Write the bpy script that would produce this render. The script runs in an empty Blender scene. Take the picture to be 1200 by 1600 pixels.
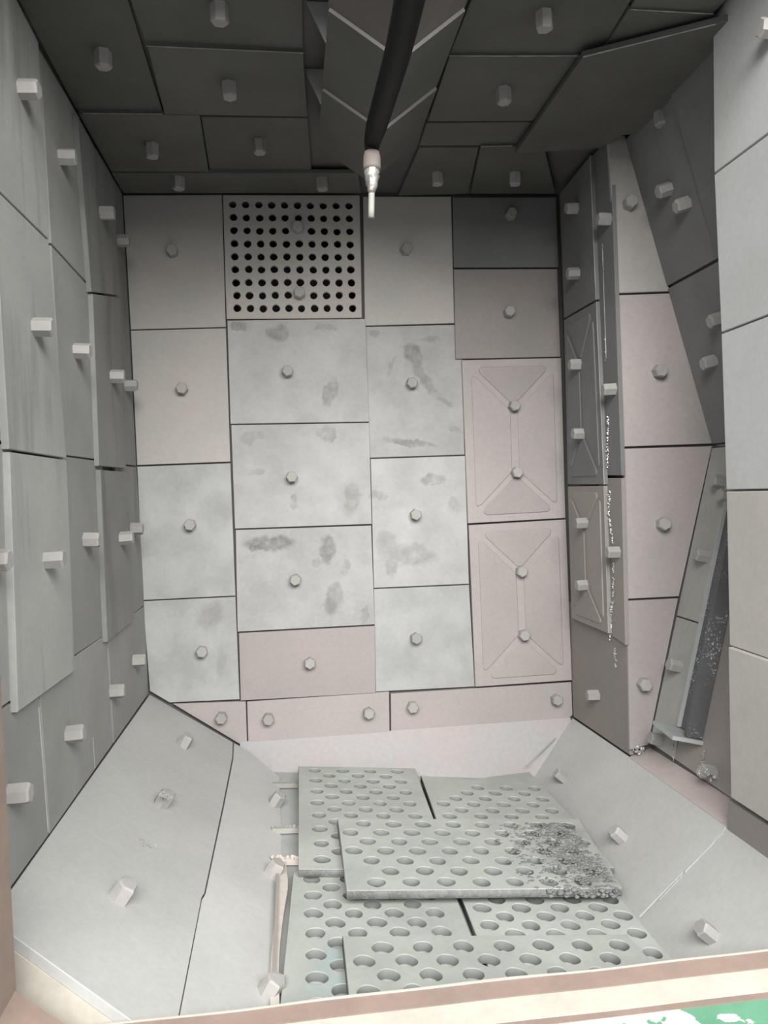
import bpy, bmesh, math, random, json
from mathutils import Vector, Matrix
C = bpy.context.scene.collection
random.seed(7)
DATA = json.loads(r"""{"panels": [
{"w": "back", "p": [[-0.496, 2.6, 1.9752], [-0.184, 2.6, 1.9796], [-0.1895, 2.6, 1.5524], [-0.4911, 2.6, 1.5478]], "n": [0.0, -1.0, 0.0], "t": 0.012, "m": "warm", "b": [[-0.3473, 2.6, 1.7951]], "name": "panel", "pads": 0},
 {"w": "back", "p": [[-0.4912, 2.6, 1.5448], [-0.1896, 2.6, 1.5493], [-0.1933, 2.6, 1.1142], [-0.4903, 2.6, 1.1124]], "n": [0.0, -1.0, 0.0], "t": 0.012, "m": "warm", "b": [[-0.3362, 2.6, 1.3537]], "name": "panel", "pads": 0},
 {"w": "back", "p": [[-0.4905, 2.6, 1.1082], [-0.1935, 2.6, 1.11], [-0.195, 2.6, 0.674], [-0.4914, 2.6, 0.675]], "n": [0.0, -1.0, 0.0], "t": 0.012, "m": "pale", "b": [[-0.3287, 2.6, 0.914]], "name": "panel", "pads": 0},
 {"w": "back", "p": [[-0.4915, 2.6, 0.6719], [-0.1951, 2.6, 0.6708], [-0.1956, 2.6, 0.3308], [-0.421, 2.6, 0.3357], [-0.4821, 2.6, 0.3777]], "n": [0.0, -1.0, 0.0], "t": 0.012, "m": "pale", "b": [[-0.3097, 2.6, 0.4985]], "name": "panel", "pads": 0},
 {"w": "back", "p": [[-0.1842, 2.596, 1.5732], [0.2674, 2.596, 1.5736], [0.2675, 2.596, 1.2323], [-0.1879, 2.596, 1.2369]], "n": [0.0, -1.0, 0.0], "t": 0.012, "m": "stain", "b": [[0.0033, 2.596, 1.4021]], "name": "panel", "pads": 0},
 {"w": "back", "p": [[-0.186, 2.596, 1.2337], [0.2673, 2.596, 1.2291], [0.2632, 2.596, 0.8909], [-0.1877, 2.596, 0.894]], "n": [0.0, -1.0, 0.0], "t": 0.012, "m": "stain", "b": [[0.0042, 2.596, 1.0577]], "name": "panel", "pads": 0},
 {"w": "back", "p": [[-0.1857, 2.596, 0.8907], [0.2609, 2.596, 0.8868], [0.2614, 2.596, 0.5536], [-0.1934, 2.596, 0.5552]], "n": [0.0, -1.0, 0.0], "t": 0.012, "m": "stain", "b": [[0.0033, 2.596, 0.7192]], "name": "panel", "pads": 0},
 {"w": "back", "p": [[-0.1893, 2.594, 0.5511], [0.261, 2.594, 0.5497], [0.2548, 2.594, 0.3233], [-0.1922, 2.594, 0.3279]], "n": [0.0, -1.0, 0.0], "t": 0.012, "m": "pink", "b": [[0.0384, 2.594, 0.4403]], "name": "panel", "pads": 0},
 {"w": "back", "p": [[0.2747, 2.602, 1.9776], [0.5727, 2.602, 1.9798], [0.5688, 2.602, 1.5566], [0.265, 2.602, 1.5516]], "n": [0.0, -1.0, 0.0], "t": 0.012, "m": "warm", "b": [[0.4113, 2.602, 1.7995]], "name": "panel", "pads": 0},
 {"w": "back", "p": [[0.2671, 2.602, 1.5484], [0.5929, 2.602, 1.5521], [0.5886, 2.602, 1.1129], [0.2657, 2.602, 1.1123]], "n": [0.0, -1.0, 0.0], "t": 0.012, "m": "stain", "b": [[0.4146, 2.602, 1.3572]], "name": "panel", "pads": 0},
 {"w": "back", "p": [[0.2677, 2.602, 1.109], [0.5907, 2.602, 1.1096], [0.5889, 2.602, 0.6731], [0.2623, 2.602, 0.6756]], "n": [0.0, -1.0, 0.0], "t": 0.012, "m": "stain", "b": [[0.4117, 2.602, 0.9174]], "name": "panel", "pads": 0},
 {"w": "back", "p": [[0.2622, 2.602, 0.6724], [0.5888, 2.602, 0.6698], [0.5968, 2.602, 0.3203], [0.2557, 2.602, 0.3256]], "n": [0.0, -1.0, 0.0], "t": 0.012, "m": "pale", "b": [[0.3966, 2.602, 0.5004]], "name": "panel", "pads": 0},
 {"w": "back", "p": [[0.5756, 2.591, 1.9736], [0.9334, 2.591, 1.9762], [0.9349, 2.591, 1.7398], [0.5707, 2.591, 1.7399]], "n": [0.0, -1.0, 0.0], "t": 0.012, "m": "dark", "b": [[0.7697, 2.591, 1.913]], "name": "panel", "pads": 0},
 {"w": "back", "p": [[0.571, 2.593, 1.7351], [0.9309, 2.593, 1.735], [0.9327, 2.593, 1.4363], [0.567, 2.593, 1.4348]], "n": [0.0, -1.0, 0.0], "t": 0.012, "m": "brown", "b": [[0.7528, 2.593, 1.5872]], "name": "panel", "pads": 0},
 {"w": "back", "p": [[0.5873, 2.591, 1.4309], [0.9341, 2.591, 1.4326], [0.9326, 2.591, 0.8842], [0.5902, 2.591, 0.8797]], "n": [0.0, -1.0, 0.0], "t": 0.012, "m": "pink", "b": [[0.7594, 2.591, 1.2712], [0.7608, 2.591, 1.0467]], "name": "panel", "pads": 1},
 {"w": "back", "p": [[0.5922, 2.591, 0.8742], [0.9336, 2.591, 0.8798], [0.9377, 2.591, 0.3227], [0.5965, 2.591, 0.3219]], "n": [0.0, -1.0, 0.0], "t": 0.012, "m": "pink", "b": [[0.7653, 2.591, 0.71], [0.767, 2.591, 0.4915]], "name": "panel", "pads": 1},
 {"w": "back", "p": [[-0.411, 2.6, 0.3308], [-0.1761, 2.6, 0.3231], [-0.1774, 2.6, 0.1655]], "n": [0.0, -1.0, 0.0], "t": 0.012, "m": "pink", "b": [[-0.2554, 2.6, 0.2786]], "name": "panel", "pads": 0},
 {"w": "back", "p": [[-0.1718, 2.597, 0.3226], [0.3007, 2.597, 0.3238], [0.2968, 2.597, 0.161], [-0.1739, 2.597, 0.1694]], "n": [0.0, -1.0, 0.0], "t": 0.012, "m": "pink", "b": [[-0.1047, 2.597, 0.2645], [0.2271, 2.597, 0.2602]], "name": "panel", "pads": 0},
 {"w": "back", "p": [[0.3061, 2.599, 0.3164], [0.9381, 2.599, 0.3141], [0.9391, 2.599, 0.1999], [0.9037, 2.599, 0.1711], [0.3024, 2.599, 0.1883]], "n": [0.0, -1.0, 0.0], "t": 0.012, "m": "pink", "b": [[0.3769, 2.599, 0.2707], [0.8773, 2.599, 0.2604]], "name": "panel", "pads": 0},
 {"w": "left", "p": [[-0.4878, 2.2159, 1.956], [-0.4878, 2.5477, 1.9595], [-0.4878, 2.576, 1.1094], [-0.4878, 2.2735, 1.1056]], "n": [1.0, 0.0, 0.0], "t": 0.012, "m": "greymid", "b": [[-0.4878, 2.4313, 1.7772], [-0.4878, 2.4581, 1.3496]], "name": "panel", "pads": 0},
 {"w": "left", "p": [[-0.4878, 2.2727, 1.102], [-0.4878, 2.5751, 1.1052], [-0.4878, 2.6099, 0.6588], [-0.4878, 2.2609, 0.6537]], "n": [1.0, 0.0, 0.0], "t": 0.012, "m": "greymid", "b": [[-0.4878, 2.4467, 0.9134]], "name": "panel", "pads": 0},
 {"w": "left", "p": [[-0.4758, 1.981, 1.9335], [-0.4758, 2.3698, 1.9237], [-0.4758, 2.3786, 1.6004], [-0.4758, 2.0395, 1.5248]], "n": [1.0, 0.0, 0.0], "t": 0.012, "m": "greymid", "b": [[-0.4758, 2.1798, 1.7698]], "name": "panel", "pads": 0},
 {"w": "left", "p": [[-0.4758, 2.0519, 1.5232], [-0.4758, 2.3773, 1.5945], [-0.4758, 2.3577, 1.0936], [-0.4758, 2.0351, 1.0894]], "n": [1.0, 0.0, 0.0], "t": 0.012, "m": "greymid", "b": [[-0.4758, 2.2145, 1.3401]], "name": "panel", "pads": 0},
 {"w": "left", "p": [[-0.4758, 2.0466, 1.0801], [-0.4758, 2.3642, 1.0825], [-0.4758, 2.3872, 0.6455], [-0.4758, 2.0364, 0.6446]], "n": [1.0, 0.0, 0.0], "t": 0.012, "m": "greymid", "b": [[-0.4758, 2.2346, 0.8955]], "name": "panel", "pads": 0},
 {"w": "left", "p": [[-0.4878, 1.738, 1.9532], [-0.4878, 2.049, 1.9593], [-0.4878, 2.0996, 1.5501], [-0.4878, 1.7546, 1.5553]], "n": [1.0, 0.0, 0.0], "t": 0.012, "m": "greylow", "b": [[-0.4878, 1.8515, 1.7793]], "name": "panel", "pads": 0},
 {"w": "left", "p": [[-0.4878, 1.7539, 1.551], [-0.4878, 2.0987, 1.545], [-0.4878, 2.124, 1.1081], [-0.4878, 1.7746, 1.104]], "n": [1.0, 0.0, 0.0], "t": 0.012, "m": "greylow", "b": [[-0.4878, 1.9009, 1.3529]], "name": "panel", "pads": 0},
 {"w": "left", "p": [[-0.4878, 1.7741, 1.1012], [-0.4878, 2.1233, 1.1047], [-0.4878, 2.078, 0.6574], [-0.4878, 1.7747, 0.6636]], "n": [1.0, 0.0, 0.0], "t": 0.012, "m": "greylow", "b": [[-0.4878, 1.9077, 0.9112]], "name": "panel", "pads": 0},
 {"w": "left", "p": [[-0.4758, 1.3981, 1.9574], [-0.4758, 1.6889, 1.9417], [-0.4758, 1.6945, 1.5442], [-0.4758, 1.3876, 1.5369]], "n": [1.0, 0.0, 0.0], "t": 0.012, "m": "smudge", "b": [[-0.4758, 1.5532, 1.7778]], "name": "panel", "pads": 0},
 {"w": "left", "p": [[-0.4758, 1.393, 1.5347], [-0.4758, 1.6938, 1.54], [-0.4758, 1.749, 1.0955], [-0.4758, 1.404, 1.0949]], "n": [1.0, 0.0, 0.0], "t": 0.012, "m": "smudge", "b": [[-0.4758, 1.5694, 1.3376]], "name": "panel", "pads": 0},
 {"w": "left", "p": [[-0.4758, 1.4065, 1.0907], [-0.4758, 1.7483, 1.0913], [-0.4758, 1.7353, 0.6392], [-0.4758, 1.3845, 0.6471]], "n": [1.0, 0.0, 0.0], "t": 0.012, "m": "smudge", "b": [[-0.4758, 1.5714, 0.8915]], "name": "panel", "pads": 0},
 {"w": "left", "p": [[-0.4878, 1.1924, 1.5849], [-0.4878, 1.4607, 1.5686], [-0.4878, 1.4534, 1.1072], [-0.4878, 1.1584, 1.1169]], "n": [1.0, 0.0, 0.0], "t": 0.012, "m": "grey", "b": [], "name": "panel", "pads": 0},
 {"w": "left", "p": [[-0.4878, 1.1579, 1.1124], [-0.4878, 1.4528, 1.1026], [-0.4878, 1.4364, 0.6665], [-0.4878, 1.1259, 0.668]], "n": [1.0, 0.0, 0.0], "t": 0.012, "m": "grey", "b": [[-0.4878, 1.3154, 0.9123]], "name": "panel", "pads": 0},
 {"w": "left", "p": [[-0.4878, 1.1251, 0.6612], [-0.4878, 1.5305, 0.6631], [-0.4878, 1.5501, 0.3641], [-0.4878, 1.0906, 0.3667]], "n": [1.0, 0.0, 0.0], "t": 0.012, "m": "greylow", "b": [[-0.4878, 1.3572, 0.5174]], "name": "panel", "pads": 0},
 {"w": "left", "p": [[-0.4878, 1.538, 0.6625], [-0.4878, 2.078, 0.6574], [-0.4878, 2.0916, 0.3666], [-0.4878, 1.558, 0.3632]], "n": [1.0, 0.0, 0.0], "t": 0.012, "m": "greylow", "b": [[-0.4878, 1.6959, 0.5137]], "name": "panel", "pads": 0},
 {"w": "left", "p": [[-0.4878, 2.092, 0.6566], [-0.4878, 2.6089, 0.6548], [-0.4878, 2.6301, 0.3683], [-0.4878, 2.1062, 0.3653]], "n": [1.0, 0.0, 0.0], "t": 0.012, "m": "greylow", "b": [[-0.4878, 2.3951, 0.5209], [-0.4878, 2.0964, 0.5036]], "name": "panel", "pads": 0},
 {"w": "ceiling", "p": [[-0.4863, 1.5024, 1.979], [-0.2779, 1.4893, 1.979], [-0.2843, 2.0586, 1.979], [-0.4955, 2.064, 1.979]], "n": [0.0, 0.0, -1.0], "t": 0.012, "m": "soot", "b": [[-0.369, 1.7828, 1.979]], "name": "panel", "pads": 0},
 {"w": "ceiling", "p": [[-0.4889, 2.0486, 1.967], [-0.1922, 2.0431, 1.967], [-0.2059, 2.392, 1.967], [-0.4885, 2.3951, 1.967]], "n": [0.0, 0.0, -1.0], "t": 0.012, "m": "soot", "b": [[-0.3386, 2.2106, 1.967]], "name": "panel", "pads": 0},
 {"w": "ceiling", "p": [[-0.2756, 1.4891, 1.979], [0.0587, 1.4681, 1.979], [0.0656, 1.7656, 1.979], [-0.2726, 1.756, 1.979]], "n": [0.0, 0.0, -1.0], "t": 0.012, "m": "soot", "b": [[-0.1038, 1.6056, 1.979]], "name": "panel", "pads": 0},
 {"w": "ceiling", "p": [[-0.268, 1.7428, 1.969], [0.065, 1.7526, 1.969], [0.0809, 2.0431, 1.969], [-0.2793, 2.0442, 1.969]], "n": [0.0, 0.0, -1.0], "t": 0.012, "m": "soot", "b": [[-0.1071, 1.8843, 1.969]], "name": "panel", "pads": 0},
 {"w": "ceiling", "p": [[-0.1921, 2.0753, 1.979], [0.0819, 2.0711, 1.979], [0.1007, 2.4133, 1.979], [-0.2046, 2.4216, 1.979]], "n": [0.0, 0.0, -1.0], "t": 0.012, "m": "soot", "b": [[-0.0498, 2.2047, 1.979]], "name": "panel", "pads": 0},
 {"w": "ceiling", "p": [[-0.4898, 2.409, 1.967], [0.2412, 2.3894, 1.967], [0.263, 2.5465, 1.967], [-0.4866, 2.5621, 1.967]], "n": [0.0, 0.0, -1.0], "t": 0.012, "m": "soot", "b": [[-0.3001, 2.435, 1.967], [0.1314, 2.4297, 1.967]], "name": "panel", "pads": 0},
 {"w": "ceiling", "p": [[0.4004, 1.4466, 1.979], [0.7191, 1.4265, 1.979], [0.7358, 1.6929, 1.979], [0.6974, 1.7433, 1.979], [0.3938, 1.7589, 1.979]], "n": [0.0, 0.0, -1.0], "t": 0.012, "m": "soot", "b": [[0.5589, 1.5918, 1.979]], "name": "panel", "pads": 0},
 {"w": "ceiling", "p": [[0.3922, 1.7522, 1.971], [0.6901, 1.737, 1.971], [0.702, 2.0436, 1.971], [0.3964, 2.0593, 1.971]], "n": [0.0, 0.0, -1.0], "t": 0.012, "m": "soot", "b": [[0.5534, 1.8826, 1.971]], "name": "panel", "pads": 0},
 {"w": "ceiling", "p": [[0.3981, 2.0872, 1.979], [0.7101, 2.0676, 1.979], [0.7105, 2.2078, 1.979], [0.4013, 2.2225, 1.979]], "n": [0.0, 0.0, -1.0], "t": 0.012, "m": "soot", "b": [], "name": "panel", "pads": 0},
 {"w": "ceiling", "p": [[0.575, 2.202, 1.969], [0.7581, 2.1917, 1.969], [0.9145, 2.5437, 1.969], [0.626, 2.5497, 1.969]], "n": [0.0, 0.0, -1.0], "t": 0.012, "m": "soot", "b": [[0.7279, 2.3805, 1.969]], "name": "panel", "pads": 0},
 {"w": "ceiling", "p": [[0.4033, 2.2349, 1.979], [0.5763, 2.2291, 1.979], [0.626, 2.5761, 1.979], [0.3919, 2.5977, 1.979]], "n": [0.0, 0.0, -1.0], "t": 0.012, "m": "soot", "b": [[0.4882, 2.4117, 1.979]], "name": "panel", "pads": 0},
 {"w": "ceiling", "p": [[0.724, 1.4262, 1.979], [0.9275, 1.4134, 1.979], [0.9228, 1.5727, 1.979], [0.7359, 1.5704, 1.979]], "n": [0.0, 0.0, -1.0], "t": 0.012, "m": "soot", "b": [], "name": "panel", "pads": 0},
 {"w": "ceiling", "p": [[0.7301, 1.5673, 1.973], [0.9208, 1.5694, 1.973], [0.9889, 1.689, 1.973], [0.7281, 1.8241, 1.973], [0.7342, 1.6823, 1.973]], "n": [0.0, 0.0, -1.0], "t": 0.012, "m": "soot", "b": [], "name": "panel", "pads": 0},
 {"w": "ceiling", "p": [[0.6827, 1.6998, 1.949], [0.9625, 1.5357, 1.949], [1.2441, 1.997, 1.949], [0.9372, 2.0685, 1.949], [0.9098, 2.1531, 1.949], [0.6733, 2.1943, 1.949]], "n": [0.0, 0.0, -1.0], "t": 0.014, "m": "soot", "b": [[0.9838, 1.9367, 1.949]], "name": "panel", "pads": 0},
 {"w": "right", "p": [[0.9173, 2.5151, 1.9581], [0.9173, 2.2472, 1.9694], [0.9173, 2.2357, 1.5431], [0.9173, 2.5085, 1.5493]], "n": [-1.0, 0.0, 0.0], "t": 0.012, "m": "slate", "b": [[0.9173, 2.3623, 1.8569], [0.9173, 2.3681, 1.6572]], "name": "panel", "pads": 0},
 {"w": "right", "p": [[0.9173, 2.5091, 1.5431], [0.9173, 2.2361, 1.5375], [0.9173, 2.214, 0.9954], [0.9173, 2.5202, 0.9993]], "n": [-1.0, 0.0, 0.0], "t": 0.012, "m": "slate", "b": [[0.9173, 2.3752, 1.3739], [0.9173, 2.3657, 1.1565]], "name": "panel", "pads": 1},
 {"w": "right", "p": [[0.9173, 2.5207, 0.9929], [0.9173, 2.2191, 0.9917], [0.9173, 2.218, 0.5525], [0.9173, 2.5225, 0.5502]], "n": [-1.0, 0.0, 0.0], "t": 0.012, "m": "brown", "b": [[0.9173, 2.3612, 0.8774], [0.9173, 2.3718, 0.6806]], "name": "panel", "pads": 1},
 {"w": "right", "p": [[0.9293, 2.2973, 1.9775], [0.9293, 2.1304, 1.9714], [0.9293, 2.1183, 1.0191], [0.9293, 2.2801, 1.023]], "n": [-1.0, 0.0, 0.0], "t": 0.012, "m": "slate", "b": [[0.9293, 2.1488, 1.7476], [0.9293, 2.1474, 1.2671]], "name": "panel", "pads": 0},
 {"w": "right", "p": [[0.9293, 2.2806, 1.0153], [0.9293, 2.1188, 1.0119], [0.9293, 2.1252, 0.5352], [0.9293, 2.2855, 0.5516]], "n": [-1.0, 0.0, 0.0], "t": 0.012, "m": "brown", "b": [[0.9293, 2.1537, 0.7995]], "name": "panel", "pads": 0},
 {"w": "right", "p": [[0.9393, 2.6096, 0.5932], [0.9393, 2.138, 0.5506], [0.9393, 2.139, 0.2125], [0.9393, 2.5937, 0.1947]], "n": [-1.0, 0.0, 0.0], "t": 0.012, "m": "brown", "b": [[0.9393, 2.3645, 0.3287]], "name": "panel", "pads": 0},
 {"w": "recess", "p": [[0.9229, 2.129, 1.9672], [0.9721, 2.129, 1.9768], [1.0945, 2.129, 1.539], [0.9381, 2.129, 1.5346]], "n": [0.0, -1.0, 0.0], "t": 0.012, "m": "warm", "b": [[0.9771, 2.129, 1.7828]], "name": "panel", "pads": 0},
 {"w": "recess", "p": [[0.9398, 2.129, 1.5292], [1.1001, 2.129, 1.5335], [1.2142, 2.129, 1.1019], [0.9422, 2.129, 1.1008]], "n": [0.0, -1.0, 0.0], "t": 0.012, "m": "pink", "b": [[1.0503, 2.129, 1.3117]], "name": "panel", "pads": 0},
 {"w": "recess", "p": [[0.9439, 2.129, 1.0953], [1.2101, 2.129, 1.0946], [1.0968, 2.129, 0.6653], [0.9406, 2.129, 0.6662]], "n": [0.0, -1.0, 0.0], "t": 0.012, "m": "pink", "b": [[1.0493, 2.129, 0.8766]], "name": "panel", "pads": 0},
 {"w": "recess", "p": [[0.9405, 2.129, 0.6607], [1.0947, 2.129, 0.6599], [0.9916, 2.129, 0.2416], [0.9354, 2.129, 0.231]], "n": [0.0, -1.0, 0.0], "t": 0.012, "m": "pink", "b": [[0.9787, 2.129, 0.4213]], "name": "panel", "pads": 0},
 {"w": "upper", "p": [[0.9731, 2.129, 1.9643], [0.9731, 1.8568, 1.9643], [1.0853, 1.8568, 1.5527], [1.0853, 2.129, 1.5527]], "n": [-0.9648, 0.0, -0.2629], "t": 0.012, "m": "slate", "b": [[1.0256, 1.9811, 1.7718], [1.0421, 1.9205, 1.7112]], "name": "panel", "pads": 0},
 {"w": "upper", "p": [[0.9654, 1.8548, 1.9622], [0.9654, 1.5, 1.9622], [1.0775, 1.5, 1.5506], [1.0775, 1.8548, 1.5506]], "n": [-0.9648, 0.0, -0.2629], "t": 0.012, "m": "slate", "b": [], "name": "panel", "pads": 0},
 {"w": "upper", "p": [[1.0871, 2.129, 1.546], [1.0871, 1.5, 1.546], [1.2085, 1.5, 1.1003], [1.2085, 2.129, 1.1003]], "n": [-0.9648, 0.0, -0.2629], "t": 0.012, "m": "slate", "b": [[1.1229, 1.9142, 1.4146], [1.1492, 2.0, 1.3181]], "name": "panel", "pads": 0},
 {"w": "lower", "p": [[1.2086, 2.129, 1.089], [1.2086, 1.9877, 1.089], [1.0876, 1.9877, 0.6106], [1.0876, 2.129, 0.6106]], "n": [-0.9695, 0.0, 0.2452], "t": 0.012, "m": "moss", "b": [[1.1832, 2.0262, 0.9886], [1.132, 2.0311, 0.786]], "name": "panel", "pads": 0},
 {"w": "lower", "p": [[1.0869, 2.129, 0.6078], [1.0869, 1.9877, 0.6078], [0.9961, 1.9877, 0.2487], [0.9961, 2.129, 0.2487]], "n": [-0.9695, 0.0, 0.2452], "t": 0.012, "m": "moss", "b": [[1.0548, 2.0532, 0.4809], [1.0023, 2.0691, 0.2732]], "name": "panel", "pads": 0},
 {"w": "lower", "p": [[1.2106, 1.9857, 1.0885], [1.2106, 1.5, 1.0885], [0.998, 1.5, 0.2482], [0.998, 1.9857, 0.2482]], "n": [-0.9695, 0.0, 0.2452], "t": 0.012, "m": "brown", "b": [[1.1752, 1.9822, 0.9485], [1.0052, 1.7994, 0.2767]], "name": "panel", "pads": 0},
 {"w": "right", "p": [[0.9393, 1.602, 2.1318], [0.9393, 1.2375, 1.8836], [0.9393, 1.2444, 1.662], [0.9393, 1.6166, 1.664]], "n": [-1.0, 0.0, 0.0], "t": 0.012, "m": "light", "b": [[0.9393, 1.3892, 1.8389]], "name": "near", "pads": 0},
 {"w": "right", "p": [[0.9393, 1.6168, 1.66], [0.9393, 1.2446, 1.6578], [0.9393, 1.2552, 1.318], [0.9393, 1.6046, 1.3172]], "n": [-1.0, 0.0, 0.0], "t": 0.012, "m": "light", "b": [], "name": "near", "pads": 0},
 {"w": "right", "p": [[0.9393, 1.6048, 1.3131], [0.9393, 1.2553, 1.3147], [0.9393, 1.2658, 0.977], [0.9393, 1.6, 0.9757]], "n": [-1.0, 0.0, 0.0], "t": 0.012, "m": "light", "b": [], "name": "near", "pads": 0},
 {"w": "right", "p": [[0.9363, 1.5951, 0.9716], [0.9363, 1.2619, 0.9737], [0.9363, 1.2724, 0.6352], [0.9363, 1.5977, 0.6363]], "n": [-1.0, 0.0, 0.0], "t": 0.012, "m": "lightwarm", "b": [], "name": "near", "pads": 0},
 {"w": "right", "p": [[0.9273, 1.5875, 0.6346], [0.9273, 1.2603, 0.6352], [0.9273, 1.2705, 0.3088], [0.9273, 1.5924, 0.303]], "n": [-1.0, 0.0, 0.0], "t": 0.012, "m": "lightwarm", "b": [], "name": "near", "pads": 0},
 {"w": "right", "p": [[0.9353, 1.6193, 0.2876], [0.9353, 1.2817, 0.2957], [0.9353, 1.2846, 0.2009], [0.9353, 1.6261, 0.1939]], "n": [-1.0, 0.0, 0.0], "t": 0.012, "m": "brown", "b": [], "name": "near", "pads": 0},
 {"w": "slope_left", "p": [[-0.484, 2.6073, 0.3654], [-0.2215, 2.5793, 0.1967], [-0.2141, 2.4489, 0.1915], [-0.2115, 2.0743, 0.1882], [-0.2097, 1.6272, 0.1852], [-0.2145, 1.6018, 0.1882], [-0.2094, 1.2392, 0.1834], [-0.2092, 1.1714, 0.183], [-0.4879, 1.2552, 0.3624]], "n": [0.5405, -0.0035, 0.8413], "t": 0.016, "m": "dust", "b": [[-0.3459, 2.3285, 0.2756], [-0.3398, 1.9038, 0.2699], [-0.3443, 1.4661, 0.271]], "name": "panel", "pads": 0},
 {"w": "slope_left", "p": [[-0.2175, 2.5798, 0.1941], [-0.1731, 2.5791, 0.1656], [-0.0725, 2.4963, 0.1006], [-0.0585, 1.9425, 0.0894], [-0.0624, 1.2768, 0.0892], [-0.2076, 1.1725, 0.182], [-0.2077, 1.2406, 0.1823], [-0.212, 1.6018, 0.1866], [-0.2072, 1.6273, 0.1836], [-0.2083, 2.0745, 0.1862], [-0.2104, 2.4493, 0.189]], "n": [0.5405, -0.0035, 0.8413], "t": 0.016, "m": "dust", "b": [[-0.0852, 2.2602, 0.1078], [-0.0824, 1.8426, 0.1043], [-0.0794, 1.4049, 0.1006]], "name": "panel", "pads": 0},
 {"w": "slope_right", "p": [[0.9372, 2.5946, 0.1902], [0.9398, 2.1448, 0.2068], [0.9393, 1.6342, 0.2219], [0.932, 1.6299, 0.2143], [0.7179, 1.6755, -0.0146], [0.7737, 2.6387, 0.0151]], "n": [-0.7279, 0.021, 0.6853], "t": 0.016, "m": "dust", "b": [[0.8184, 2.3605, 0.0711], [0.8138, 1.9115, 0.0801]], "name": "panel", "pads": 0},
 {"w": "slope_right", "p": [[0.9388, 1.6283, 0.2216], [0.938, 1.2386, 0.2326], [0.7829, 1.159, 0.0704], [0.7036, 1.2955, -0.0181], [0.7187, 1.5329, -0.0093], [0.7182, 1.6694, -0.0141]], "n": [-0.7279, 0.021, 0.6853], "t": 0.016, "m": "dust", "b": [[0.8031, 1.4597, 0.0826]], "name": "panel", "pads": 0}], "vent": {"p": [[-0.1814, 2.592, 1.9756], [0.2632, 2.592, 1.978], [0.2554, 2.592, 1.576], [-0.1858, 2.592, 1.5765]], "h": [[-0.1511, 2.592, 1.9461], [0.2259, 2.592, 1.9432], [0.2248, 2.592, 1.6078], [-0.1506, 2.592, 1.6103]], "b": [[0.055, 2.592, 1.8665], [0.0529, 2.592, 1.6543]]}, "P": {"p1": [0.9702, 2.129, 1.975], "p2": [1.2101, 2.129, 1.0946], "p3": [0.9956, 2.129, 0.2469], "YC": 1.987707631847874, "la": [-0.4878, 1.3556, 0.3628], "lb": [-0.4878, 2.6068, 0.3679], "lc": [-0.062, 2.1038, 0.0923], "ra": [0.9393, 2.5939, 0.1924], "rb": [0.9393, 1.6342, 0.2219], "rc": [0.7564, 2.0973, 0.0135]}, "beam": [[0.1058, 1.5, 1.9106], [0.2393, 1.5, 1.8189], [0.3703, 1.5, 1.9198]], "hose": [[0.1544, 0.75, 1.5655], [0.1706, 0.9, 1.6202], [0.18, 1.03, 1.6431], [0.1859, 1.18, 1.6602], [0.1891, 1.36, 1.6837], [0.1891, 1.5, 1.6958], [0.1879, 1.56, 1.6933]], "nozzle": [[0.1864, 1.565, 1.6753], [0.1853, 1.565, 1.645], [0.1834, 1.565, 1.5945], [0.1803, 1.565, 1.5463]], "sill": {"z": 0.2445, "y": [1.15, 1.1137, 1.0634, 1.0502, 0.901]}, "bars": [[[-0.0982, 2.4161, 0.1138], [-0.0061, 2.4199, 0.105]], [[-0.0864, 2.0897, 0.1127], [-0.01, 2.0952, 0.1053]], [[-0.0821, 1.9121, 0.1123], [-0.0122, 1.9126, 0.1056]]], "flat": [[-0.056799999999999996, 1.9116, 0.1031], [-0.0654, 1.3171, 0.104]], "rod": [[-0.0608, 1.83, 0.1122], [-0.0599, 1.4276, 0.1122]], "cam": [[0.9924, 0.0397, -0.1169], [-0.1178, 0.0223, -0.9928], [-0.0368, 0.999, 0.0268]], "f": 1220.9, "K": {"XL": -0.4878316211191423, "XR": 0.9392926324682039, "ZC": 1.9789776653151232, "YA": 2.1290090871019203, "D": 2.6, "fn": [0.0958, 0.0, 0.9954], "fp": [-0.014, 2.53, 0.0876], "SL": [[-0.4878, 1.3556, 0.3628], [0.5405, -0.0035, 0.8413]], "SR": [[0.9393, 2.5939, 0.1924], [-0.7279, 0.021, 0.6853]], "apz": 0.1904}, "bead": [[[0.9273, 2.1953, 1.1949], [0.9273, 2.2114, 1.0365]], [[0.9273, 2.1973, 0.9742], [0.9273, 2.2109, 0.9138], [0.9273, 2.1964, 0.8578], [0.9273, 2.1898, 0.8205]], [[0.9273, 2.1892, 0.7642], [0.9273, 2.1946, 0.6883], [0.9273, 2.2141, 0.6098], [0.9273, 2.2291, 0.5307]], [[0.9273, 2.1977, 0.5138], [0.9273, 2.1925, 0.458]]], "chan": {"foot": [1.0183, 0.0, 0.3366], "y0": 1.8858, "y1": 1.9789}, "post": -0.4193, "welds": [{"w": "slope_right", "a": [0.9269, 1.6265, 0.2104], "b": [0.8434, 1.6445, 0.1212], "r": 0.002},
 {"w": "slope_right", "a": [0.8364, 1.6432, 0.1138], "b": [0.7849, 1.6522, 0.0588], "r": 0.0015},
 {"w": "apron", "a": [0.8624, 2.5623, 0.1386], "b": [0.7413, 2.5129, 0.0661], "r": 0.0022},
 {"w": "left", "a": [-0.4878, 1.5274, 0.6178], "b": [-0.4878, 1.5473, 0.3716], "r": 0.0011},
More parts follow.
